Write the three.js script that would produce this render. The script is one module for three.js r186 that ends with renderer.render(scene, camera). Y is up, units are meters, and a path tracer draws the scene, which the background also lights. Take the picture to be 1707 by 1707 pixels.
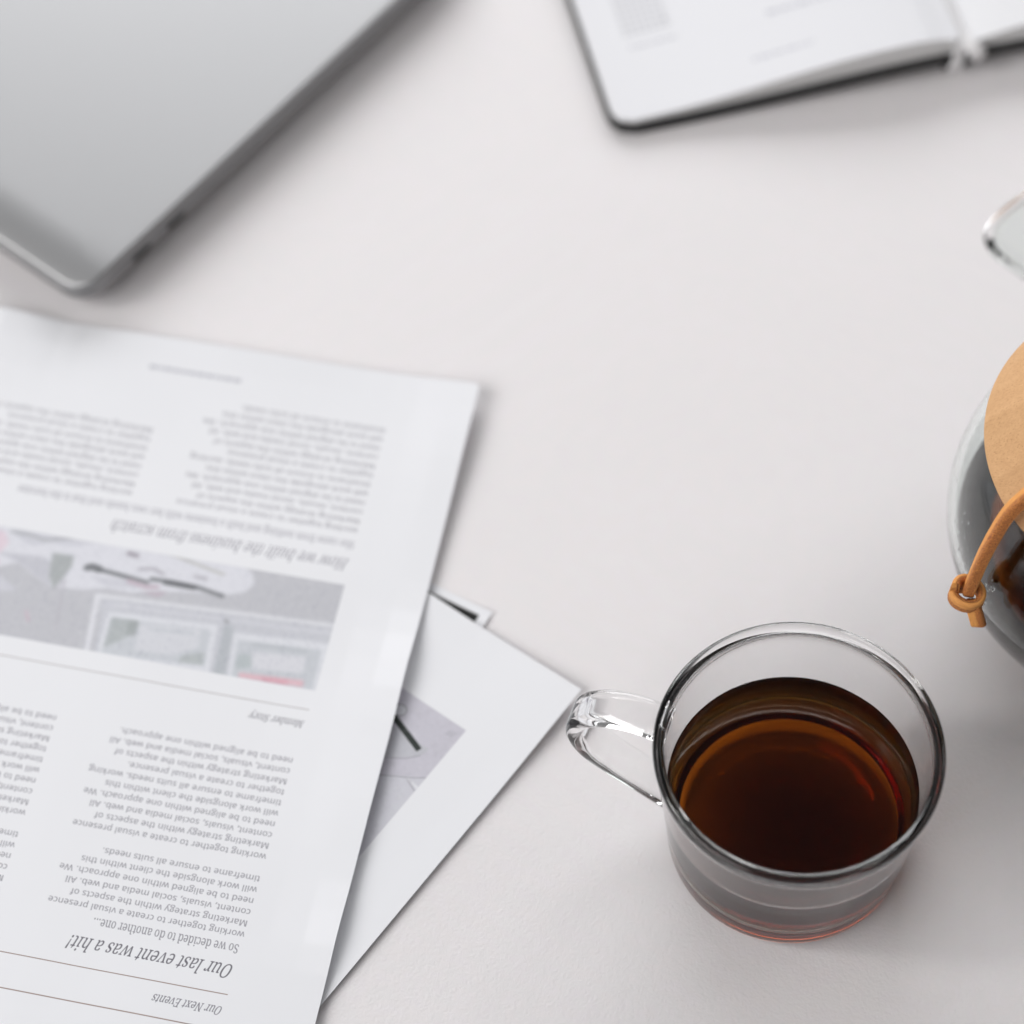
import * as THREE from 'three';
import { mergeVertices, mergeGeometries, toCreasedNormals } from 'three/addons/utils/BufferGeometryUtils.js';
import { RectAreaLightUniformsLib } from 'three/addons/lights/RectAreaLightUniformsLib.js';
import { ImprovedNoise } from 'three/addons/math/ImprovedNoise.js';

// ---------------------------------------------------------------- camera, light, exposure
const R = THREE.MathUtils.degToRad;
const scene = new THREE.Scene();
const camera = new THREE.PerspectiveCamera(21.484, 1, 0.05, 20);
camera.position.set(0, 0.77, 0.4782);
camera.rotation.set(R(-58.16), 0, R(-1.98), 'YXZ');
camera.focus = 0.816;
camera.userData.fStop = 4.6;
scene.add(camera);

const renderer = new THREE.WebGLRenderer({ antialias: true });
renderer.toneMapping = THREE.LinearToneMapping;
renderer.toneMappingExposure = 1.04;
renderer.shadowMap.enabled = true;
RectAreaLightUniformsLib.init();

scene.background = new THREE.Color().setRGB(0.15, 0.15, 0.151);       // the even grey of the room around the table

const UNSEEN_WINDOWS = [  // all unseen: area lights out of view, placed to light the table
  // position, aim, width, height, radiance, colour
  { at: [-2.3, 1.95, 0.05], aim: [0.05, 0, 0.06], w: 0.36, h: 1.5, power: 10, color: [1, 0.985, 0.965], name: 'tall narrow bright window out of view, lighting the table from the left' },
  { at: [-0.1, 1.3, -2.7], aim: [0, 0, 0], w: 3.0, h: 1.4, power: 4.9, color: [0.985, 0.99, 1], name: 'wide bright window out of view, lighting the table from behind' },
  { at: [-2.3, 1.9, 1.2], aim: [0, 0, 0], w: 3.2, h: 1.8, power: 2.9, color: [1, 0.99, 0.985], name: 'broad window out of view, lighting the table from the near left' },
  { at: [2.3, 1.25, -1.35], aim: [0.1, 0, 0], w: 1.6, h: 1.5, power: 0.7, color: [1, 0.99, 0.98], name: 'window out of view, lighting the right of the table from far back' },
];
const unseenWindowLights = UNSEEN_WINDOWS.map((d) => {
  const l = new THREE.RectAreaLight(new THREE.Color().setRGB(...d.color), d.power, d.w, d.h);
  l.position.set(...d.at); l.lookAt(...d.aim); l.castShadow = true;
  l.name = 'unseen_window_light'; scene.add(l);
  return l;
});

// ---------------------------------------------------------------- helpers
let seed = 11;
const rnd = () => { seed = (seed * 1664525 + 1013904223) >>> 0; return seed / 4294967296; };
const noise = new ImprovedNoise();
const N3 = (x, y, z) => noise.noise(x, y, z);
const smooth = (a, b, x) => THREE.MathUtils.smoothstep(x, a, b);
const lerp = THREE.MathUtils.lerp;
const mat = (o) => new THREE.MeshPhysicalMaterial(o);
const rgb = (r, g, b) => new THREE.Color().setRGB(r, g, b);

function mesh(name, geo, material, parent = scene) {
  const m = new THREE.Mesh(geo, material);
  m.name = name; m.castShadow = m.receiveShadow = true; parent.add(m);
  return m;
}
function tag(o, label, category, group) { o.userData.label = label; o.userData.category = category; if (group) o.userData.group = group; return o; }
function thing(name, label, category, x = 0, y = 0, z = 0, turn = 0) {
  const g = new THREE.Group(); g.name = name; g.position.set(x, y, z); g.rotation.y = turn; scene.add(g);
  return tag(g, label, category);
}
function geom(pos, idx, uv) {
  const g = new THREE.BufferGeometry();
  g.setAttribute('position', new THREE.Float32BufferAttribute(pos, 3));
  g.setAttribute('uv', new THREE.Float32BufferAttribute(uv || new Array(pos.length / 3 * 2).fill(0), 2));
  g.setIndex(idx);
  return g;
}
function outward(g) {                                        // faces point out of the closed body
  const p = g.attributes.position, i = g.index.array; let v = 0;
  for (let k = 0; k < i.length; k += 3) {
    const [a, b, c] = [i[k], i[k + 1], i[k + 2]];
    v += p.getX(a) * (p.getY(b) * p.getZ(c) - p.getZ(b) * p.getY(c)) - p.getY(a) * (p.getX(b) * p.getZ(c) - p.getZ(b) * p.getX(c)) + p.getZ(a) * (p.getX(b) * p.getY(c) - p.getY(b) * p.getX(c));
  }
  if (v < 0) for (let k = 0; k < i.length; k += 3) { const t = i[k]; i[k] = i[k + 1]; i[k + 1] = t; }
  return g;
}
const finish = (g, crease) => { outward(g); if (crease) return toCreasedNormals(g, crease); g.computeVertexNormals(); return g; };

// smooth open curve through (r, y) stations
function spline(pts, n) {
  const c = new THREE.SplineCurve(pts.map(([a, b]) => new THREE.Vector2(a, b)));
  return c.getSpacedPoints(n).map((v) => [v.x, v.y]);
}
const arc = (cx, cy, r, a0, a1, n) => Array.from({ length: n + 1 }, (_, k) => { const a = R(lerp(a0, a1, k / n)); return [cx + r * Math.cos(a), cy + r * Math.sin(a)]; });

// solid of revolution: the profile starts and ends on the axis (or closes on itself); bulge(theta, y, r) moves a radius
function revolve(prof, seg, { bulge, closed = false, crease } = {}) {
  const pos = [], idx = [], uv = [], n = prof.length; let len = 0; const ids = [];
  prof.forEach(([r, y], k) => {
    if (k) len += Math.hypot(r - prof[k - 1][0], y - prof[k - 1][1]);
    const row = [];
    if (r < 1e-6) { row.push(pos.length / 3); pos.push(0, y, 0); uv.push(0, len); }
    else for (let s = 0; s < seg; s++) {
      const a = s / seg * 2 * Math.PI, q = bulge ? bulge(a, y, r) : r;
      row.push(pos.length / 3); pos.push(q * Math.cos(a), y, q * Math.sin(a)); uv.push(r * Math.cos(a), r * Math.sin(a));
    }
    ids.push(row);
  });
  const m = closed ? n : n - 1;
  for (let k = 0; k < m; k++) {
    const A = ids[k], B = ids[(k + 1) % n];
    for (let s = 0; s < seg; s++) {
      const t = (s + 1) % seg;
      if (A.length === 1 && B.length === 1) break;
      if (A.length === 1) idx.push(A[0], B[t], B[s]);
      else if (B.length === 1) idx.push(A[s], A[t], B[0]);
      else idx.push(A[s], A[t], B[t], A[s], B[t], B[s]);
    }
  }
  return finish(geom(pos, idx, uv), crease);
}

// rounded rectangle slab: rings [inset, y] from the middle of the top over the rim to the middle of the bottom; bend moves points
function slab(x0, x1, z0, z1, r, rings, { seg = 10, bend, crease } = {}) {
  const pos = [], idx = [], uv = [], ids = [];
  for (const [d, y] of rings) {
    const row = [], q = Math.max(r - d, 0.0004), a = x0 + d, b = x1 - d, c = z0 + d, e = z1 - d;
    for (const [cx, cz, s] of [[b - q, e - q, 0], [a + q, e - q, 90], [a + q, c + q, 180], [b - q, c + q, 270]])
      for (let k = 0; k <= seg; k++) { const t = R(s + 90 * k / seg); row.push([cx + q * Math.cos(t), y, cz + q * Math.sin(t)]); }
    const full = [];
    row.forEach((p, k) => {                                   // straight sides get points of their own, closer near the corners
      full.push(p);
      if (k % (seg + 1) === seg) { const n = row[(k + 1) % row.length]; for (let i = 1; i < 24; i++) { const u = .5 - .5 * Math.cos(Math.PI * i / 24); full.push(p.map((v, a) => lerp(v, n[a], u))); } }
    });
    ids.push(full.map((p) => { if (bend) bend(p); pos.push(...p); uv.push(p[0], p[2]); return pos.length / 3 - 1; }));
  }
  const n = ids[0].length;
  for (let k = 0; k < ids.length - 1; k++) for (let s = 0; s < n; s++) { const t = (s + 1) % n; idx.push(ids[k][s], ids[k][t], ids[k + 1][t], ids[k][s], ids[k + 1][t], ids[k + 1][s]); }
  for (const [row, flip] of [[ids[0], 1], [ids[ids.length - 1], 0]]) {
    const y = pos[row[0] * 3 + 1], c = pos.length / 3, p = [(x0 + x1) / 2, y, (z0 + z1) / 2];
    if (bend) bend(p);
    pos.push(...p); uv.push(p[0], p[2]);
    for (let s = 0; s < n; s++) { const t = (s + 1) % n; flip ? idx.push(c, row[t], row[s]) : idx.push(c, row[s], row[t]); }
  }
  return finish(geom(pos, idx, uv), crease);
}

// a sheet or block over a plan with rounded left / right corners: top(x, z) over bottom(x, z)
function sheet({ x0, x1, z0, z1, nx, nz, top, bottom, rl = 0, rr = 0, uvOf, crease = R(40) }) {
  const edge = (r, z) => { const d = Math.min(z - z0, z1 - z); return r && d < r ? r - Math.sqrt(Math.max(0, r * r - (r - d) ** 2)) : 0; };
  const grid = (fn, side) => {
    const pos = [], uv = [];
    for (let j = 0; j <= nz; j++) for (let i = 0; i <= nx; i++) {
      const v = j / nz, z = rl || rr ? lerp(z0, z1, v < .5 ? .5 * (2 * v) ** 1.6 : 1 - .5 * (2 - 2 * v) ** 1.6) : lerp(z0, z1, v);
      const x = lerp(x0 + edge(rl, z), x1 - edge(rr, z), i / nx);
      pos.push(x, fn(x, z), z); uv.push(...(uvOf ? uvOf(x, z, side) : [x, z]));
    }
    return [pos, uv];
  };
  const [tp, tu] = grid(top, 1), [bp, bu] = grid(bottom, 0), w = nx + 1, idx = [], id = (i, j) => j * w + i;
  const n = tp.length / 3, pos = [...tp, ...bp], uv = [...tu, ...bu];
  for (let j = 0; j < nz; j++) for (let i = 0; i < nx; i++) {
    const a = id(i, j), b = id(i + 1, j), c = id(i + 1, j + 1), d = id(i, j + 1);
    idx.push(a, d, c, a, c, b, n + a, n + b, n + c, n + a, n + c, n + d);
  }
  const rim = [];
  for (let i = 0; i < nx; i++) rim.push([id(i + 1, 0), id(i, 0)], [id(i, nz), id(i + 1, nz)]);
  for (let j = 0; j < nz; j++) rim.push([id(0, j), id(0, j + 1)], [id(nx, j + 1), id(nx, j)]);
  for (const [a, b] of rim) {
    const k = pos.length / 3;                                 // own vertices, so that the rim has its own uv and normals
    for (const q of [a, b, n + b, n + a]) { pos.push(pos[q * 3], pos[q * 3 + 1], pos[q * 3 + 2]); uv.push(...(uvOf ? uvOf(pos[q * 3], pos[q * 3 + 2], 0) : [pos[q * 3] + pos[q * 3 + 2], pos[q * 3 + 1]])); }
    idx.push(k, k + 3, k + 2, k, k + 2, k + 1);
  }
  return finish(geom(pos, idx, uv), crease);
}

// a band of rounded-rectangle section swept along points; face gives the direction the flat side looks at
function band(points, w, t, face, { n = 48, closed = false, r = 0.4, ends = 1, seg = 4 } = {}) {
  const c = new THREE.CatmullRomCurve3(points.map((p) => new THREE.Vector3(...p)), closed, 'centripetal');
  const q = Math.min(w, t) * r, sec = [];
  for (const [cx, cy, s] of [[w / 2 - q, t / 2 - q, 0], [-w / 2 + q, t / 2 - q, 90], [-w / 2 + q, -t / 2 + q, 180], [w / 2 - q, -t / 2 + q, 270]])
    for (let k = 0; k <= seg; k++) { const a = R(s + 90 * k / seg); sec.push([cx + q * Math.cos(a), cy + q * Math.sin(a)]); }
  const m = sec.length, along = [0]; for (let s = 1; s < sec.length; s++) along.push(along[s - 1] + Math.hypot(sec[s][0] - sec[s - 1][0], sec[s][1] - sec[s - 1][1]));
  const pos = [], idx = [], uv = [], last = closed ? n - 1 : n, T = new THREE.Vector3(), B = new THREE.Vector3(), F = new THREE.Vector3(), L = c.getLength();
  for (let i = 0; i <= last; i++) {
    const u = i / n, p = c.getPointAt(u); c.getTangentAt(u, T);
    F.set(...(typeof face === 'function' ? face(u, p, T) : face)); B.crossVectors(T, F).normalize(); F.crossVectors(B, T).normalize();
    const k = !closed && ends < 1 ? lerp(ends, 1, smooth(0, .04, Math.min(u, 1 - u))) : 1;
    sec.forEach(([a, b], s) => { pos.push(p.x + (B.x * a + F.x * b) * k, p.y + (B.y * a + F.y * b) * k, p.z + (B.z * a + F.z * b) * k); uv.push(u * L, along[s]); });
  }
  const rows = last + 1;
  for (let i = 0; i < (closed ? rows : rows - 1); i++) for (let s = 0; s < m; s++) { const a = i * m + s, b = i * m + (s + 1) % m, e = ((i + 1) % rows) * m + (s + 1) % m, d = ((i + 1) % rows) * m + s; idx.push(a, b, e, a, e, d); }
  if (!closed) for (const [o, f] of [[0, 1], [(rows - 1) * m, 0]]) for (let s = 1; s < m - 1; s++) f ? idx.push(o, o + s + 1, o + s) : idx.push(o, o + s, o + s + 1);
  return finish(geom(pos, idx, uv));
}

// grey or colour texture from a function of (u, v) in 0..1
function data(n, fn, srgb) {
  const a = new Uint8Array(n * n * 4);
  for (let j = 0; j < n; j++) for (let i = 0; i < n; i++) { const c = fn(i / n, j / n), k = (j * n + i) * 4; for (let q = 0; q < 3; q++) a[k + q] = Math.max(0, Math.min(255, Math.round(255 * (c.length ? c[q] : c)))); a[k + 3] = 255; }
  const t = new THREE.DataTexture(a, n, n); t.wrapS = t.wrapT = THREE.RepeatWrapping; t.magFilter = THREE.LinearFilter; t.minFilter = THREE.LinearMipmapLinearFilter; t.generateMipmaps = true;
  if (srgb) t.colorSpace = THREE.SRGBColorSpace;
  t.needsUpdate = true; return t;
}
// noise that tiles over the unit square
const tile = (u, v, f, z = 0) => { const a = u * 2 * Math.PI, b = v * 2 * Math.PI, k = f / (2 * Math.PI); return N3(Math.cos(a) * k + 7, Math.sin(a) * k + Math.cos(b) * k * 1.3 + z, Math.sin(b) * k + 3.1 * z); };
const scaled = (t, metres) => { t.repeat.set(1 / metres, 1 / metres); return t; };

// ---------------------------------------------------------------- the tabletop
const lattice = (n) => { const g = Array.from({ length: n * n }, rnd), at = (i, j) => g[((j + n) % n) * n + (i + n) % n], h = (t) => t * t * (3 - 2 * t); return (u, v) => { const x = u * n, y = v * n, i = Math.floor(x), j = Math.floor(y), a = h(x - i), b = h(y - j); return lerp(lerp(at(i, j), at(i + 1, j), a), lerp(at(i, j + 1), at(i + 1, j + 1), a), b) - .5; }; };
const [gA, gB, gC] = [lattice(70), lattice(130), lattice(23)];
const grain = scaled(data(512, (u, v) => .5 + .42 * gA(u, v) + .34 * gB(u, v) + .12 * gC(u, v)), 0.065);
const tableColor = scaled(data(256, (u, v) => { const k = .003 * tile(u, v, 9, 2) + .004 * tile(u, v, 60, 4); return [.912 + k, .898 + k, .903 + k]; }, true), 0.37);
const table = mesh('tabletop', slab(-0.85, 0.85, -0.62, 0.55, 0.01, [[.3, 0], [.002, 0], [.0006, -.0006], [0, -.002], [0, -.028], [.002, -.03], [.3, -.03]], { crease: R(30) }),
  mat({ color: 0xffffff, map: tableColor, roughness: 0.5, bumpMap: grain, bumpScale: 0.0001, specularIntensity: .6 }));
tag(table, 'wide white laminate tabletop with a fine grain under everything', 'table top'); table.userData.kind = 'structure';

// ---------------------------------------------------------------- unseen windows, set out of view to light the table
{
  const frameMat = mat({ color: rgb(.75, .75, .75), roughness: .5 });
  UNSEEN_WINDOWS.forEach((d, k) => {
    const g = thing(k ? 'window_00' + k : 'window', d.name, 'window', ...d.at);
    g.lookAt(...d.aim); g.translateZ(-0.012);
    const glow = new THREE.MeshStandardMaterial({ color: 0x222222, emissive: rgb(...d.color), emissiveIntensity: 1 });
    const bars = [[0, d.h / 2 + .03, d.w + .12, .06], [0, -d.h / 2 - .03, d.w + .12, .06], [-d.w / 2 - .03, 0, .06, d.h], [d.w / 2 + .03, 0, .06, d.h]];
    for (const [x, y, w, h] of bars) { const b = new THREE.BoxGeometry(w, h, .05); b.translate(x, y, -.03); mesh('frame', b, frameMat, g); }
    const p = new THREE.BoxGeometry(d.w, d.h, .006); p.translate(0, 0, -.006); mesh('pane', p, glow, g);
  });
}

// ---------------------------------------------------------------- laptop (local x: along the short side, z: along the hinge)
{
  const g = thing('laptop', 'closed silver laptop with two ports in its dark side edge', 'laptop', -0.1462, 0, -0.086);
  g.rotation.y = R(49.9);                                    // local +x runs away to the right, along the side with the ports
  const alu = mat({ color: rgb(.385, .385, .392), metalness: 1, roughness: .48, bumpMap: grain, bumpScale: .00001 });
  const W = 0.215, Lz = 0.304;                               // depth, width: local z is negative towards the far left
  const dark = mat({ color: rgb(.012, .012, .013), roughness: .5 });
  const lidBend = (p) => { const d = p[0]; if (d < .018) p[1] -= .0028 * (1 - d / .018) ** 2; };
  const rim = (y, b) => [[b, y], [b * .6, y - b * .08], [b * .3, y - b * .3], [b * .08, y - b * .6], [0, y - b]];
  mesh('lid', slab(0, W, -Lz, 0, .011, [[.03, .0158], [.022, .0158], [.018, .0158], [.0155, .0158], [.013, .0158], [.011, .0158], [.009, .0158], [.007, .0158], [.005, .0158], [.003, .0158], ...rim(.0158, .0012), [0, .0124], [.0006, .0119], [.03, .0119]], { bend: (p) => { if (p[1] > .0122) lidBend(p); } }), alu, g);
  mesh('base', slab(-.0008, W, -Lz, 0, .0115, [[.03, .0114], [.002, .0114], [.0004, .0113], [0, .0108], [0, .0072], [.0012, .0052], [.004, .0034], [.009, .0024], [.02, .002], [.05, .002]], {}), alu, g);
  mesh('dark_gap', slab(.001, W - .001, -Lz + .001, -.001, .0105, [[.02, .01185], [0, .01185], [0, .01145], [.02, .01145]], { crease: R(30) }), dark, g);  // dark strip set into the gap between lid and base
  { const h = new THREE.CylinderGeometry(.0032, .0032, Lz - .05, 20); h.rotateX(Math.PI / 2); h.translate(.0035, .0105, -Lz / 2); mesh('hinge', h, mat({ color: rgb(.45, .45, .46), metalness: 1, roughness: .5 }), g); }
  for (const x of [.0285, .0465]) {
    const p = mesh('port', band([[x - .0045, .0091, .00015], [x + .0045, .0091, .00015]], .0032, .0006, [0, 0, 1], { n: 2, r: .45 }), alu, g);
    mesh('socket', band([[x - .0041, .0091, .0005], [x + .0041, .0091, .0005]], .0025, .0004, [0, 0, 1], { n: 2, r: .45 }), dark, p);
  }
  for (const [x, z] of [[.025, -.025], [.19, -.025], [.025, -.28], [.19, -.28]]) { const f = new THREE.CylinderGeometry(.006, .0068, .0022, 24); f.translate(x, .0011, z); mesh('rubber_foot', f, dark, g); }
}

// ---------------------------------------------------------------- open notebook
{
  const g = thing('notebook', 'open planner notebook with black covers and white pages', 'notebook', 0.0418, 0, -0.1592, R(12));   // local x along the lower edge, local z towards the viewer
  const D = 0.21, Wd = 0.131, gut = 0.1325;
  const leather = mat({ color: rgb(.022, .022, .023), roughness: .6, bumpMap: grain, bumpScale: .00012 });
  const paper = mat({ color: rgb(.82, .822, .846), roughness: .9 });
  const lines = (() => { const t = data(256, (u, v) => { const k = Math.sin(v * 2 * Math.PI * 24) * .1 + .06 * N3(u * 6, v * 90, 1); return [.93 + k * .6, .93 + k * .6, .93 + k * .6]; }, true); t.repeat.set(8, 1 / .012); return t; })();
  const edges = mat({ color: rgb(.9, .9, .9), map: lines, roughness: .95 });
  const cb = (x) => .0006 + .0042 * smooth(.02, .128, x);      // covers ride up towards the spine
  mesh('cover', sheet({ x0: 0, x1: Wd, z0: -D, z1: 0, nx: 30, nz: 24, rl: .009, bottom: (x) => cb(x), top: (x) => cb(x) + .0028, crease: R(50) }), leather, g);
  mesh('cover', sheet({ x0: gut + .0025, x1: gut + .0025 + Wd, z0: -D, z1: 0, nx: 30, nz: 24, rr: .009, bottom: (x) => cb(2 * gut - x), top: (x) => cb(2 * gut - x) + .0028, crease: R(50) }), leather, g);
  mesh('spine', sheet({ x0: Wd - .004, x1: gut + .0062, z0: -D + .0004, z1: -.0006, nx: 8, nz: 4, bottom: () => .0012, top: () => .0046 }), leather, g);
  // page blocks
  const tl = (x) => cb(x) + .0036 + .0012 + .0076 * smooth(.0, .105, x) - .0024 * smooth(.112, .1325, x) ** 2;
  const tr = (x) => { const d = x - gut; return cb(2 * gut - x) + .0036 + .0012 + .0105 * (1 - Math.exp(-d / .028)) - .004 * smooth(.06, .13, d); };
  const b = (f, x0, x1, rl, rr, s) => sheet({ x0, x1, z0: -D + .004, z1: -.0024, nx: 44, nz: 20, rl, rr, bottom: (x) => (s ? cb(2 * gut - x) : cb(x)) + .0029, top: (x) => f(x) - .0001, crease: R(40) });
  mesh('page_block', b(tl, .0016, gut - .0004, .007, 0, 0), edges, g);
  mesh('page_block', b(tr, gut + .0004, gut + Wd - .002, 0, .007, 1), edges, g);
  // printed top pages
  const cv = document.createElement('canvas'); cv.width = 1040; cv.height = 1664; const c = cv.getContext('2d'), k = 8; // 8 px per mm
  c.fillStyle = '#fdfdfe'; c.fillRect(0, 0, cv.width, cv.height);
  const Y = (e2) => cv.height - (e2 + 6) * k;
  const smudge = (x, y, len, h, tone) => { c.fillStyle = tone; let q = x; while (q < x + len) { const w = 1 + rnd() * 4.5; c.fillRect(q * k, Y(y + h), Math.min(w, x + len - q) * k, h * k); if (rnd() < .5) { c.fillRect(q * k, Y(y + h * 1.5), .5 * k, h * 1.5 * k); } q += w + .9; } };
  for (let r = 0; r < 7; r++) for (let q = 0; q < 7; q++) { c.fillStyle = r === 1 && q === 6 ? '#b8b8be' : '#dadade'; c.fillRect((15.5 + q * 2.6) * k, Y(36 + r * 3.1 + 1.5), 1.5 * k, 1.5 * k); }
  c.fillStyle = 'rgba(190,190,197,.10)'; c.fillRect(14.5 * k, Y(58), 19.5 * k, 23 * k); smudge(16, 29.5, 18.5, 1.2, '#d8d8dd');
  smudge(68, 27.2, 28, 1.6, '#d6d6dc'); smudge(57, 8.2, 23, 1.3, '#dcdce2'); smudge(112, 21.5, 8, 1.3, '#d8d8dd');
  for (let r = 0; r < 6; r++) smudge(68, 48 + 20 * r, 28, 1.6, '#dadade');
  c.strokeStyle = '#ebebee'; c.lineWidth = 1.6; for (let r = 0; r < 6; r++) { c.beginPath(); c.moveTo(56 * k, Y(25 + r * 20)); c.lineTo(124 * k, Y(25 + r * 20)); c.stroke(); }
  const tx = new THREE.CanvasTexture(cv); tx.colorSpace = THREE.SRGBColorSpace;
  const printed = mat({ color: rgb(.83, .832, .856), map: tx, roughness: .9 });
  const uvOf = (x, z, side) => side ? [x / .13, -z / .208] : [.02, .97];
  mesh('page', sheet({ x0: .0016, x1: gut - .0002, z0: -D + .004, z1: -.0023, nx: 60, nz: 24, rl: .007, bottom: (x) => tl(x) + .00002, top: (x) => tl(x) + .00022, uvOf }), printed, g);
  mesh('page', sheet({ x0: gut + .0002, x1: gut + Wd - .002, z0: -D + .004, z1: -.0023, nx: 60, nz: 24, rr: .007, bottom: (x) => tr(x) + .00002, top: (x) => tr(x) + .00022 }), paper, g);
  const satin = mat({ color: rgb(.85, .84, .85), roughness: .7, sheen: .3 });
  mesh('ribbon', band([[.1328, .0128, -.03], [.1324, .0122, -.006], [.1318, .0104, .0005], [.1306, .0072, .0028], [.1292, .0046, .0032]], .0052, .0008, (u) => [.2, 1 - u * .8, .3 + u], { n: 24 }), satin, g);
  mesh('ribbon', band([[.1342, .0126, -.028], [.1348, .0124, -.005], [.1372, .0118, .0012], [.1392, .0098, .0022], [.1392, .0074, .0016], [.1372, .006, .0008]], .0052, .0008, (u) => [.25, 1 - u * .9, .4 + u], { n: 28 }), satin, g);
}

// ---------------------------------------------------------------- printed papers
const paperGrain = scaled(data(256, (u, v) => .5 + .3 * tile(u, v, 60, 1) + .2 * tile(u, v, 25, 3)), 0.05);
function paperMat(cv, tint = [.825, .83, .86]) { const t = new THREE.CanvasTexture(cv); t.colorSpace = THREE.SRGBColorSpace; t.anisotropy = 8; return mat({ color: rgb(...tint), map: t, roughness: .82, bumpMap: null, specularIntensity: .5 }); }

// the lowest print: a dark picture with a white border, all but a corner covered
{
  const cv = document.createElement('canvas'); cv.width = 512; cv.height = 724; const c = cv.getContext('2d'), k = 512 / 210;
  c.fillStyle = '#fff'; c.fillRect(0, 0, 512, 724); c.fillStyle = '#2b2b2a'; c.fillRect(3.4 * k, 3.1 * k, 203 * k, 200 * k);
  const a = R(31.5);                                         // local x runs along the upper edge to the left, local z towards the viewer
  const top = (x, z) => .0003 + .0007 * Math.exp(-((x / .008) ** 2) - (z / .008) ** 2);
  const s = sheet({ x0: -.21, x1: 0, z0: 0, z1: .297, nx: 40, nz: 40, top, bottom: (x, z) => top(x, z) - .00012, uvOf: (x, z, side) => side ? [-x / .21, 1 - z / .297] : [.003, .003] });
  const m = mesh('photo_print', s, paperMat(cv)); m.position.set(-.0075, 0, .039); m.rotation.y = -a;
  tag(m, 'white bordered print with a black strip, lowest of the papers, peeking out above the others', 'print');
}
// the second sheet: a pale grey photograph in a wide white margin
{
  const k = 6, cv = document.createElement('canvas'); cv.width = 210 * k; cv.height = 297 * k; const c = cv.getContext('2d');
  c.fillStyle = '#fff'; c.fillRect(0, 0, cv.width, cv.height);
  c.save(); c.beginPath(); c.rect(21.6 * k, 32.8 * k, 166 * k, 120 * k); c.clip();
  c.fillStyle = '#dad7de'; c.fillRect(0, 0, cv.width, cv.height);
  const P = (pts, close) => { c.beginPath(); pts.forEach(([x, y], i) => (i ? c.lineTo(x * k, y * k) : c.moveTo(x * k, y * k))); if (close) c.closePath(); };
  c.fillStyle = '#e0dfe4'; P([[21, 53.4], [27.7, 57.1], [33.3, 61], [60, 79], [60, 160], [20, 160]], true); c.fill();
  c.fillStyle = '#d2d2d6'; P([[27, 45], [45, 45.5], [60, 57], [60, 64], [36.3, 55.6], [27.8, 48.6]], true); c.fill();
  c.strokeStyle = '#b3b1b8'; c.lineWidth = 2.2; P([[27.8, 48.4], [31, 52], [36.3, 55.6], [60, 72]]); c.stroke(); P([[21, 53.2], [25.5, 56.4], [33.3, 61], [60, 80]]); c.stroke();
  c.strokeStyle = '#f4f4f6'; c.lineWidth = 6; P([[24.4, 57.4], [19, 58.6]]); c.stroke(); c.strokeStyle = '#bbb9bf'; c.lineWidth = 2; P([[26.2, 57.6], [23, 58.8], [19, 60.6]]); c.stroke();
  c.strokeStyle = '#3d423f'; c.lineWidth = 2.0 * k; P([[44, 42.3], [29.4, 47.1]]); c.stroke();
  c.strokeStyle = '#7d7f80'; c.lineWidth = 3; c.beginPath(); c.ellipse(43.4 * k, 39.6 * k, 2.2 * k, 1.9 * k, .6, 0, 7); c.stroke(); c.fillStyle = '#eeeef1'; c.fill();
  c.strokeStyle = '#c2c0c7'; c.lineWidth = 1.5; for (let i = 0; i < 5; i++) { P([[23.2 + i * .6, 35.2 + i * .1], [24.2 + i * .5, 37.8]]); c.stroke(); }
  for (let i = 0; i < 2600; i++) { c.fillStyle = rnd() < .5 ? 'rgba(255,255,255,.05)' : 'rgba(120,118,130,.035)'; const s = 2 + rnd() * 9; c.fillRect((21 + rnd() * 70) * k, (32 + rnd() * 75) * k, s, s); }
  c.restore();
  const top = (x, z) => .0009 + .0016 * Math.exp(-((x / .03) ** 2) - (z / .035) ** 2) + .0006 * Math.exp(x / .012) + .0008 * Math.exp(-z / .012) + .00025 * N3(x * 22, z * 22, 4);
  const s = sheet({ x0: -.21, x1: 0, z0: 0, z1: .297, nx: 60, nz: 80, top, bottom: (x, z) => top(x, z) - .00012, uvOf: (x, z, side) => side ? [-x / .21, 1 - z / .297] : [.003, .003] });
  const m = mesh('photo_sheet', s, paperMat(cv)); m.position.set(.0203, 0, .0703); m.rotation.y = -R(38.8);
  tag(m, 'white sheet with a pale grey photograph of a dark pen, slid under the newsletter page', 'sheet of paper');
}
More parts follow.
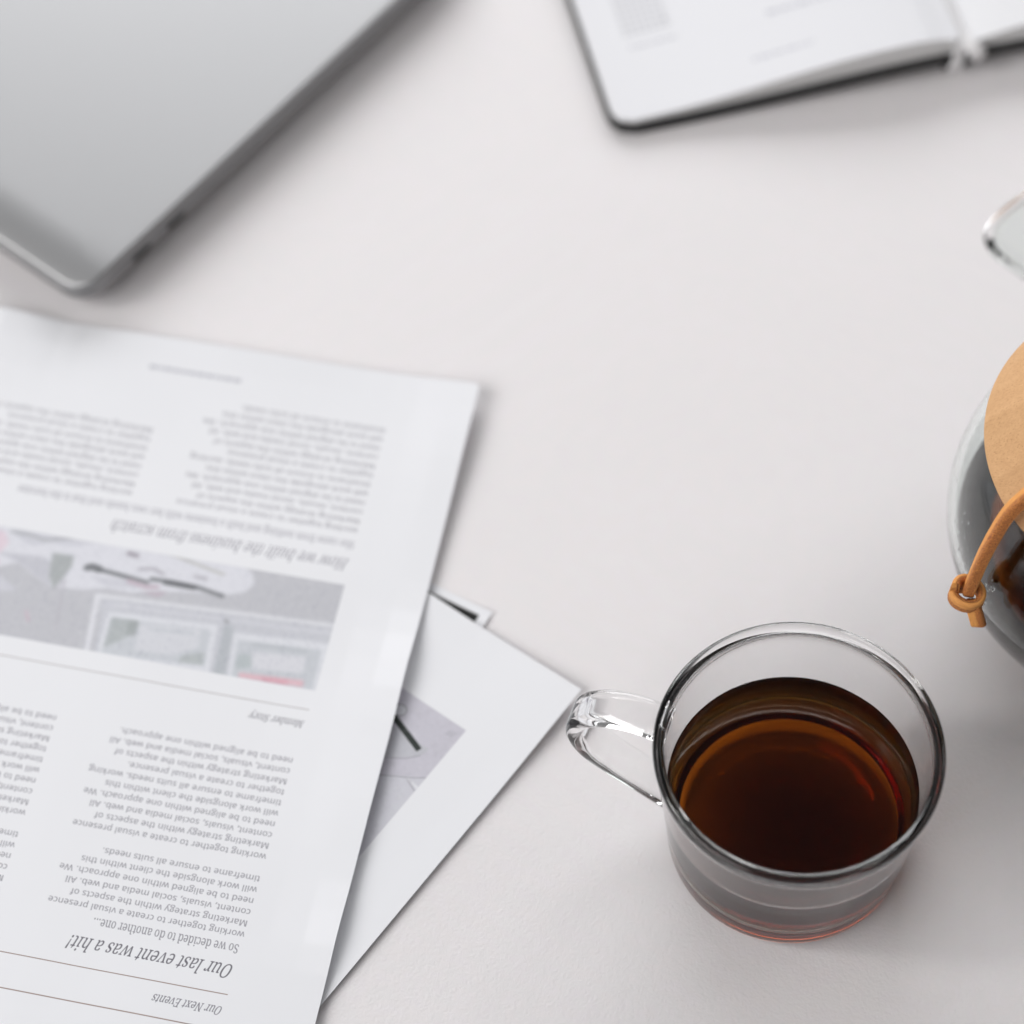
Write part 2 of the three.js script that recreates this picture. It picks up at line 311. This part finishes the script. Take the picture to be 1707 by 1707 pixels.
// the newsletter, upside down to the viewer: X from its right-hand edge in view, Y from its upper edge in view (mm)
{
  const PW = 197, PH = 297, k = 2048 / PH, cv = document.createElement('canvas'); cv.width = Math.round(PW * k); cv.height = 2048; const c = cv.getContext('2d');
  c.fillStyle = '#fff'; c.fillRect(0, 0, cv.width, cv.height);
  const Xp = (x) => x * k, Yp = (y) => (PH - y) * k;
  const ink = '#a09ea4', brown = '#a08a81';
  function text(t, x, y, size, { width, font = 'sans-serif', skew = 0, color = ink, weight = '' } = {}) {
    c.save(); c.font = `${weight} ${size * k}px ${font}`; c.fillStyle = color; const w = c.measureText(t).width; c.translate(Xp(x), Yp(y)); c.transform(width ? width * k / w : 1, 0, -skew, 1, 0, 0); c.fillText(t, 0, 0); c.restore();
    return w / k;
  }
  const body = ['working together to create a visual presence', 'Marketing strategy within the aspects of', 'content, visuals, social media and web. All', 'need to be aligned within one approach. We', 'will work alongside the client within this', 'timeframe to ensure all suits needs.'];
  const body2 = [...body.slice(0, 5), 'timeframe to ensure all suits needs. working', 'together to create a visual presence.', ...body.slice(1, 3), 'need to be aligned within one approach.'];
  const body3 = [...body.slice(0, 5), 'timeframe to ensure all suits needs. working', 'together to create a visual presence.', ...body.slice(1, 5), 'timeframe to ensure all suits needs.'];
  c.font = `${2.9 * k}px sans-serif`; const sx = 62.8 * k / c.measureText(body[0]).width;
  const para = (lines, x, y0, pitch, color = ink) => lines.forEach((t, i) => { c.font = `${2.9 * k}px sans-serif`; text(t, x, y0 - i * pitch, 2.9, { width: sx * c.measureText(t).width / k, color }); });
  for (const x of [28.2, 106.5]) {
    para(body, x, 210.6, 3.75); para(body2, x, 184.3, 3.77);
    para(body3.slice(0, x < 50 ? 12 : 8), x, 63.2, 3.7, '#adabb0');
  }
  const it = { font: 'serif', skew: .28 };
  text('Our last event was a hit!', 28.4, 221.7, 6.4, { ...it, width: 52, color: '#77757b' });
  text('So we decided to do another one...', 28.8, 214.9, 4.1, { font: 'serif', width: 46.4, color: '#96949a' });
  text('Our Next Events', 28.4, 235.4, 3.9, { ...it, width: 21.7, color: '#85838a' });
  text('How we built the business from scratch', 28, 75.2, 6.4, { ...it, width: 81.5, color: '#aaa8ae' });
  text('She came from nothing and built a business with her own hands and that is the heroine', 28, 68.2, 4.1, { font: 'serif', width: 117, color: '#b4b2b8' });
  text('Member Story', 27.9, 136.6, 3.7, { ...it, width: 18, color: '#908e94' });
  c.fillStyle = '#d0d0d5'; for (let x = 82; x < 114; ) { const w = 1 + rnd() * 2; c.fillRect(Xp(x), Yp(13.6), w * k, 1.5 * k); x += w + .5; }
  c.strokeStyle = brown; c.lineWidth = .3 * k;
  for (const [y, x0, tone] of [[231.3, 28.2, brown], [242.6, 28.2, brown], [132.4, 27.7, '#b9b3b0']]) { c.strokeStyle = tone; c.beginPath(); c.moveTo(Xp(x0), Yp(y)); c.lineTo(Xp(169), Yp(y)); c.stroke(); }
  // the printed picture: desk with papers, pen and cards
  c.save(); c.beginPath(); c.rect(Xp(27.4), Yp(125.2), 141 * k, 40 * k); c.clip();
  const G = (pts, fill, close = true, line) => { c.beginPath(); pts.forEach(([x, y], i) => (i ? c.lineTo(Xp(x), Yp(y)) : c.moveTo(Xp(x), Yp(y)))); if (close) { c.closePath(); c.fillStyle = fill; c.fill(); } else { c.strokeStyle = fill; c.lineWidth = line * k; c.lineCap = 'round'; c.stroke(); } };
  c.fillStyle = '#d5d5d8'; c.fillRect(Xp(27), Yp(126), 143 * k, 42 * k);
  c.filter = 'blur(3px)';
  G([[170, 84], [170, 100], [152, 103], [143, 101], [136, 97.5], [130, 101], [122, 104.5], [112, 103.5], [105, 101.5], [96, 101.6], [88, 99.5], [76, 97.4], [64, 96], [59, 94], [56.8, 90.5], [58.6, 86.5], [64, 83]], '#f1f1f5');
  G([[145, 95], [136, 97.5], [130, 101], [124, 104], [120, 98], [128, 94]], '#d9d9de'); G([[112, 98], [104, 101], [92, 99], [88, 97], [100, 97]], '#e2e2e7'); G([[142, 84], [140, 88], [134, 90.5], [128, 88.4], [120, 88], [112, 85], [118, 83.6]], '#e3e3e8');
  G([[170, 92], [150, 98], [143, 95], [141.4, 91], [144, 87], [170, 86]], '#f4e3ea'); G([[150, 101], [142, 99.5], [143.5, 97], [150, 95]], '#f4e0e7');
  G([[165, 99], [150, 102], [140, 104], [133, 108], [150, 112], [168, 110]], '#e1e1e6');
  G([[126, 91.8], [118.6, 91.4], [118.2, 95.5], [119.8, 101], [121.6, 105.4], [124.6, 100.5]], '#bfc3c2'); G([[121, 105.4], [119, 101], [116.5, 119.6]], '#c9c6cc', false, .5);
  G([[142, 86.6], [136, 86.6], [130, 87.6], [120, 84.6]], '#b9bbbc', false, .8);
  G([[113, 95], [111.6, 94.3], [109, 94.8]], '#8c8e90', false, 2.6); G([[110, 94.8], [102, 95.6], [91.8, 96.8]], '#828486', false, 1.4); G([[91, 95.2], [84, 94.9], [76, 95.2], [70, 96.2], [66, 97]], '#86888a', false, 1.3); G([[86, 95.6], [76, 95.7]], '#77797b', false, 1.5);
  G([[98, 97.4], [92, 98.4], [88, 97.8]], '#d4c3cc', false, 1.5); G([[93, 100.6], [88, 99.6], [84, 98.8], [87, 101.6]], '#d2c6ce'); G([[96, 92.3], [91, 91.2], [87.4, 92.6]], '#b9b6bc', false, .9); G([[77, 91.4], [73, 91.7]], '#c4c2c7', false, 1.1); G([[101, 87], [98, 87.4]], '#b0aab1', false, 1.6);
  G([[87.6, 84.5], [67.7, 89]], '#c3c2ba', false, .7); G([[128, 115], [126.2, 118.4]], '#dcc8d1', false, .9);
  G([[106, 104.4], [27, 100.4], [27, 126], [101.5, 126], [103.5, 112]], '#dcdde1'); G([[107, 104.6], [27, 100.6]], '#f6f6f8', false, 1.2); G([[106.4, 104.8], [104.2, 126]], '#f3f3f6', false, 1.8); G([[27, 103.6], [103, 107.4]], '#ececf0', false, .7); G([[62.6, 105.6], [61.8, 106.2]], '#96989a', false, .9);
  G([[101.4, 110], [64.6, 107.8], [62.8, 126], [100.6, 126]], '#f1f2f5'); G([[99.6, 112], [66.5, 110], [65, 123.5], [99.4, 125.6]], '#dcdfe2'); G([[99.6, 111.8], [90.8, 111.4], [91.4, 116], [94, 119.4], [99, 123]], '#c5cac9'); G([[94, 112], [90.4, 111.6], [90.2, 117], [93, 117.4]], '#b6bbba'); G([[89.6, 112.4], [70, 110.4], [68.6, 117], [76, 121.5], [89, 122.4]], '#e9eaed'); G([[86, 113.6], [72, 112.4]], '#d6dadd', false, .9); G([[73, 121], [66.4, 118.4], [65.6, 123], [74, 123.6]], '#c9cecd');
  G([[62.6, 107.4], [59.4, 107.2], [57.6, 126], [61.4, 126]], '#c9cdd0');
  G([[58.6, 109.4], [27, 107.4], [27, 126], [56.6, 126]], '#f1f2f5'); G([[56.8, 111.8], [29, 110.2], [28.4, 125], [55.4, 125.4]], '#dadde0'); G([[51, 115], [33.6, 113.6], [32.8, 119.6], [49.4, 121.4]], '#ececef'); G([[55.4, 117], [51.4, 116.4], [50, 121], [55, 122.4]], '#cbd2d2'); G([[52, 112.6], [34, 111.6]], '#cdd1d4', false, 1);
  G([[53.4, 123.4], [32, 122.2], [31.8, 124.6], [53, 125.4]], '#f2ccd2'); G([[46, 123.7], [37, 123], [37, 124.6], [45, 125]], '#edb9c3');
  c.filter = 'none';
  for (let i = 0; i < 5000; i++) { c.fillStyle = rnd() < .5 ? 'rgba(255,255,255,.07)' : 'rgba(110,110,125,.04)'; const s = 2 + rnd() * 6; c.fillRect(Xp(27 + rnd() * 141), Yp(85 + rnd() * 41), s, s); }
  c.restore();
  // local x = -X, local z = Y
  const top = (x, z) => {
    const X = -x, u = .5 + .5 * Math.sin(z * 44 + .6);
    return .0021 + .0005 * (1 - smooth(0, .06, X)) + (.0004 + .0012 * u * u) * Math.exp(-((X / .014) ** 2)) * (1 - smooth(.2, .27, z)) + .0010 * Math.exp(-((X / .03) ** 2) - ((z / .03) ** 2)) + .0009 * Math.exp(-z / .018) + Math.exp(-((X / .008) ** 2)) * (.0026 * Math.exp(-(((z - .113) / .016) ** 2)) + .0022 * Math.exp(-(((z - .207) / .014) ** 2)))
      + .0007 * N3(X * 14, z * 14, 2.2) + .00028 * N3(X * 34, z * 30, 6) - .0012 * Math.exp(-(((X - .145) / .016) ** 2) - ((z / .02) ** 2)) + .0016 * Math.exp(-(((X - .172) / .016) ** 2) - ((z / .03) ** 2));
  };
  const s = sheet({ x0: -PW / 1000, x1: 0, z0: 0, z1: PH / 1000, nx: 130, nz: 170, rr: .0022, top, bottom: (x, z) => top(x, z) - .00013, uvOf: (x, z, side) => side ? [-x / (PW / 1000), z / (PH / 1000)] : [.004, .004] });
  const m = mesh('newsletter_page', s, paperMat(cv)); m.position.set(-.0094, 0, -.0488); m.rotation.y = -R(13.5);
  tag(m, 'printed newsletter page with columns of text and a photograph, topmost of the papers', 'newsletter');
}

// ---------------------------------------------------------------- glass cup of coffee
const glass = (o = {}) => mat({ color: 0xffffff, roughness: 0, transmission: 1, thickness: .003, ior: 1.5, ...o });
const coffeeMat = mat({ color: 0xffffff, roughness: 0, transmission: 1, thickness: .04, ior: 1.34, attenuationColor: rgb(.62, .33, .06), attenuationDistance: .012 });
{
  const cx = .0815, cz = .1232;
  const cup = thing('glass_cup', 'clear glass cup with a loop handle, half full of coffee', 'cup', cx, 0, cz);
  const outer = [...spline([[.0, .0012], [.024, .0012], [.0285, .0006], [.0312, 0], [.0345, .0008], [.0362, .003], [.0371, .008], [.038, .018], [.0394, .032], [.0409, .046], [.0421, .0555], [.0422, .0578], [.0417, .0593]], 70)];
  const inner = spline([[.0408, .0593], [.0399, .0578], [.0393, .0552], [.0386, .046], [.0377, .034], [.0364, .0235], [.0347, .0145], [.0305, .0086], [.0240, .0055], [.016, .0043], [.008, .004], [0, .004]], 60);
  mesh('body', revolve([...outer, ...inner], 160), glass(), cup);
  mesh('rim', revolve(arc(.0412, .0609, .0017, 0, 345, 23), 160, { closed: true }), glass(), cup);
  // handle: a flat loop in the vertical plane through the axis
  const e = [-.935, -.355], P = (r, h) => [e[0] * r, h, e[1] * r];
  const path = [P(.0412, .0515), P(.0455, .053), P(.0525, .0532), P(.0598, .0508), P(.066, .045), P(.0678, .0375), P(.0645, .0288), P(.0570, .0222), P(.0475, .0158), P(.0375, .0092)];
  mesh('handle', band(path, .0122, .0058, (u, p, T) => { const n = new THREE.Vector3(-e[1], 0, e[0]).cross(T); return [n.x, n.y, n.z]; }, { n: 80, r: .46, seg: 6 }), glass(), cup);
  // the coffee overlaps the wall a little so that no air is left between
  const lv = .0352, fill = [[0, .00385], [.008, .00385], [.0161, .00415], [.0241, .00532], [.0307, .00842], [.0349, .0144], [.0366, .0235], [.03763, .031], [.03795, .0346], [.03800, .0357]];
  const co = revolve([...spline(fill, 50), [.0377, .0356], [.0373, .0354], [.0367, .03525], [.0359, lv], [.03, lv], [0, lv]], 140);
  const m = mesh('coffee', co, coffeeMat); m.position.set(cx, 0, cz);
  tag(m, 'dark amber coffee standing in the glass cup', 'coffee');
  for (const [x, z, r] of [[.001, -.004, .00045], [.0006, .003, .0003], [.0125, -.0045, .0003]]) { const b = new THREE.SphereGeometry(r, 14, 8, 0, 2 * Math.PI, 0, Math.PI / 2); b.translate(x, lv + .00002, z); mesh('bubble', b, mat({ color: 0xffffff, roughness: 0, transmission: 1, thickness: 0, ior: 1.33, side: THREE.DoubleSide }), m); }
}

// ---------------------------------------------------------------- carafe with a wooden collar and leather strap, cut by the right edge of the picture
{
  const cx = .2, cz = .036, RS = .0625, yc = .045, th = .0026;
  const car = thing('coffee_carafe', 'round glass coffee carafe with a tan wooden collar and knotted leather strap', 'carafe', cx, 0, cz);
  const sph = (r, a0, a1, n) => arc(0, yc, r, a0, a1, n);
  const outer = [...spline([[0, .0016], [.03, .0016], [.038, .0004], [.0425, .0006], [.0475, .0046], [.0524, .0109]], 30).slice(0, -1), ...sph(RS, -33, 55, 50), ...spline([[.0330, .0998], [.0272, .107], [.0248, .1135], [.0262, .121], [.034, .144], [.0455, .17], [.0536, .1858], [.0540, .1872]], 50)];
  const inner = [...spline([[.0538, .1872], [.0527, .1858], [.0443, .17], [.0322, .144], [.0238, .121], [.0224, .1135], [.0249, .1062], [.0311, .0973]], 50).slice(0, -1), ...sph(RS - th, 54, -33, 50), ...spline([[.0498, .0124], [.0452, .0068], [.041, .0046], [.03, .004], [0, .004]], 24)];
  
  const bulge = (a, y, r) => { let d = Math.abs(a - Math.PI * 1.0); return r + .0150 * Math.exp(-((d / .24) ** 2)) * smooth(.145, .19, y) ** 1.5; };
  mesh('body', revolve([...outer, ...inner], 200, { bulge }), glass({ color: rgb(.93, .975, .957) }), car);
  mesh('rim', revolve(arc(.0541, .1884, .0014, 0, 345, 23), 200, { closed: true, bulge }), glass(), car);
  // condensed drops on the inside of the shoulder
  const drops = [];
  for (let k = 0; k < 90; k++) {
    const az = R(150 + 65 * rnd()), el = Math.asin((.037 + .022 * rnd() ** 1.6 - yc) / RS), r = .0002 + .0005 * rnd() ** 3, d = new THREE.SphereGeometry(r, 10, 8), q = RS - th - r * .25;
    d.scale(1, 1.15, 1); d.translate(q * Math.cos(el) * Math.cos(az), yc + q * Math.sin(el), q * Math.cos(el) * Math.sin(az)); drops.push(d);
  }
  mesh('droplets', mergeGeometries(drops), glass({ ior: 1.33, thickness: .001 }), car).userData.kind = 'stuff';
  // wooden collar
  const wood = data(512, (u, v) => {
    const f = tile(u, v, 90, 1) * .5 + tile(u, v, 190, 3) * .5, s = tile(u, v, 22, 6), d = Math.max(0, tile(u, v, 140, 8) - .34), k = .05 * f + .02 * s - d * .3;
    return [.80 + k, .628 + k * 1.05, .45 + k * 1.05];
  }, true); scaled(wood, .06);
  const collar = [...spline([[.0562, .083], [.051, .0895], [.044, .0975], [.0365, .1065], [.0312, .1125], [.0305, .118], [.0335, .128], [.0375, .138]], 40), [.0365, .1395], ...spline([[.0345, .138], [.0298, .1265], [.0275, .118], [.0285, .112], [.034, .1042], [.0415, .0955], [.0485, .0868], [.0538, .0808]], 40), [.0552, .081]];
  mesh('collar', revolve(collar, 140, { closed: true, crease: R(50) }), mat({ color: 0xffffff, map: wood, roughness: .75, bumpMap: wood, bumpScale: .00012 }), car);
  // leather strap: round the waist, over the collar's edge, knotted below
  // hide: smooth grain sides, darker fibrous cut edges (v runs round the thong's section)
  const hide = (() => {
    const t = data(512, (u, v) => { const grain = tile(u, v, 26, 2), fib = tile(u, v, 90, 4) + .6 * tile(u, v, 170, 7), cut = smooth(.18, .24, v) * (1 - smooth(.46, .52, v)) + smooth(.70, .75, v) * (1 - smooth(.95, .99, v)), k = .05 * grain + .03 * fib; return [.87 + k - cut * (.10 - .26 * fib), .60 + k - cut * (.12 - .26 * fib), .32 + k * .6 - cut * (.07 - .1 * fib)]; }, true);
    t.repeat.set(1 / .03, 1 / .0160); return t;
  })();
  const leather = mat({ color: 0xffffff, map: hide, roughness: .7, bumpMap: hide, bumpScale: .0004 });
  const ring = Array.from({ length: 24 }, (_, k) => { const a = k / 24 * 2 * Math.PI; return [.0338 * Math.cos(a), .115, .0338 * Math.sin(a)]; });
  const strap = mesh('strap', band(ring, .0052, .0026, (u, p) => [p.x, 0, p.z], { n: 96, closed: true }), leather, car);
  mesh('tail', band([[-.0315, .1155, .0145], [-.0385, .1065, .0195], [-.0462, .0985, .0232], [-.0528, .0905, .0258], [-.0565, .0815, .0283], [-.0592, .0715, .0305], [-.0608, .0612, .0318], [-.0616, .0550, .0322]], .0048, .0036, (u) => [-.85, .55, -.1 - .1 * u], { n: 70, r: .28 }), leather, strap);
  // the knot: two turns of the same thong and its short end
  const K = new THREE.Vector3(-.0618, .0538, .0326), ax = new THREE.Vector3(-.03, -.9, -.08).normalize(), e1 = new THREE.Vector3(-.9, .2, .2).projectOnPlane(ax).normalize(), e2 = new THREE.Vector3().crossVectors(ax, e1);
  const turn = [];
  for (let k = 0; k <= 26; k++) { const a = k / 26 * 2 * Math.PI * 1.35 + .4, r = .0039 + .0004 * Math.sin(a * 2); const v = K.clone().addScaledVector(e1, r * Math.cos(a)).addScaledVector(e2, r * Math.sin(a)).addScaledVector(ax, .0058 * (k / 26 - .4)); turn.push(v.toArray()); }
  mesh('knot', band(turn, .0058, .0026, (u, p) => p.clone().sub(K).projectOnPlane(ax).toArray(), { n: 80 }), leather, strap);
  mesh('loose_end', band([[-.0607, .0535, .0348], [-.0596, .0503, .0366], [-.0586, .0470, .0378], [-.0580, .0450, .0384]], .0048, .0026, [-.4, .35, .8], { n: 20 }), leather, strap);
  // coffee inside
  const lv = .035, q = RS - th + .0002, ca = R(-33), top = Math.asin((lv - yc) / q) * 180 / Math.PI;
  const fill = [...spline([[0, .00385], [.03, .00385], [.041, .0045], [.0453, .0067], [.0499, .0123]], 20).slice(0, -1), ...arc(0, yc, q, -33, top + .8, 40), [q * Math.cos(R(top)) - .0005, lv + .0003], [q * Math.cos(R(top)) - .0016, lv], [.04, lv], [0, lv]];
  const m = mesh('coffee_001', revolve(fill, 160), coffeeMat); m.position.set(cx, 0, cz);
  tag(m, 'dark coffee filling the lower half of the round carafe', 'coffee');
}

renderer.render(scene, camera);
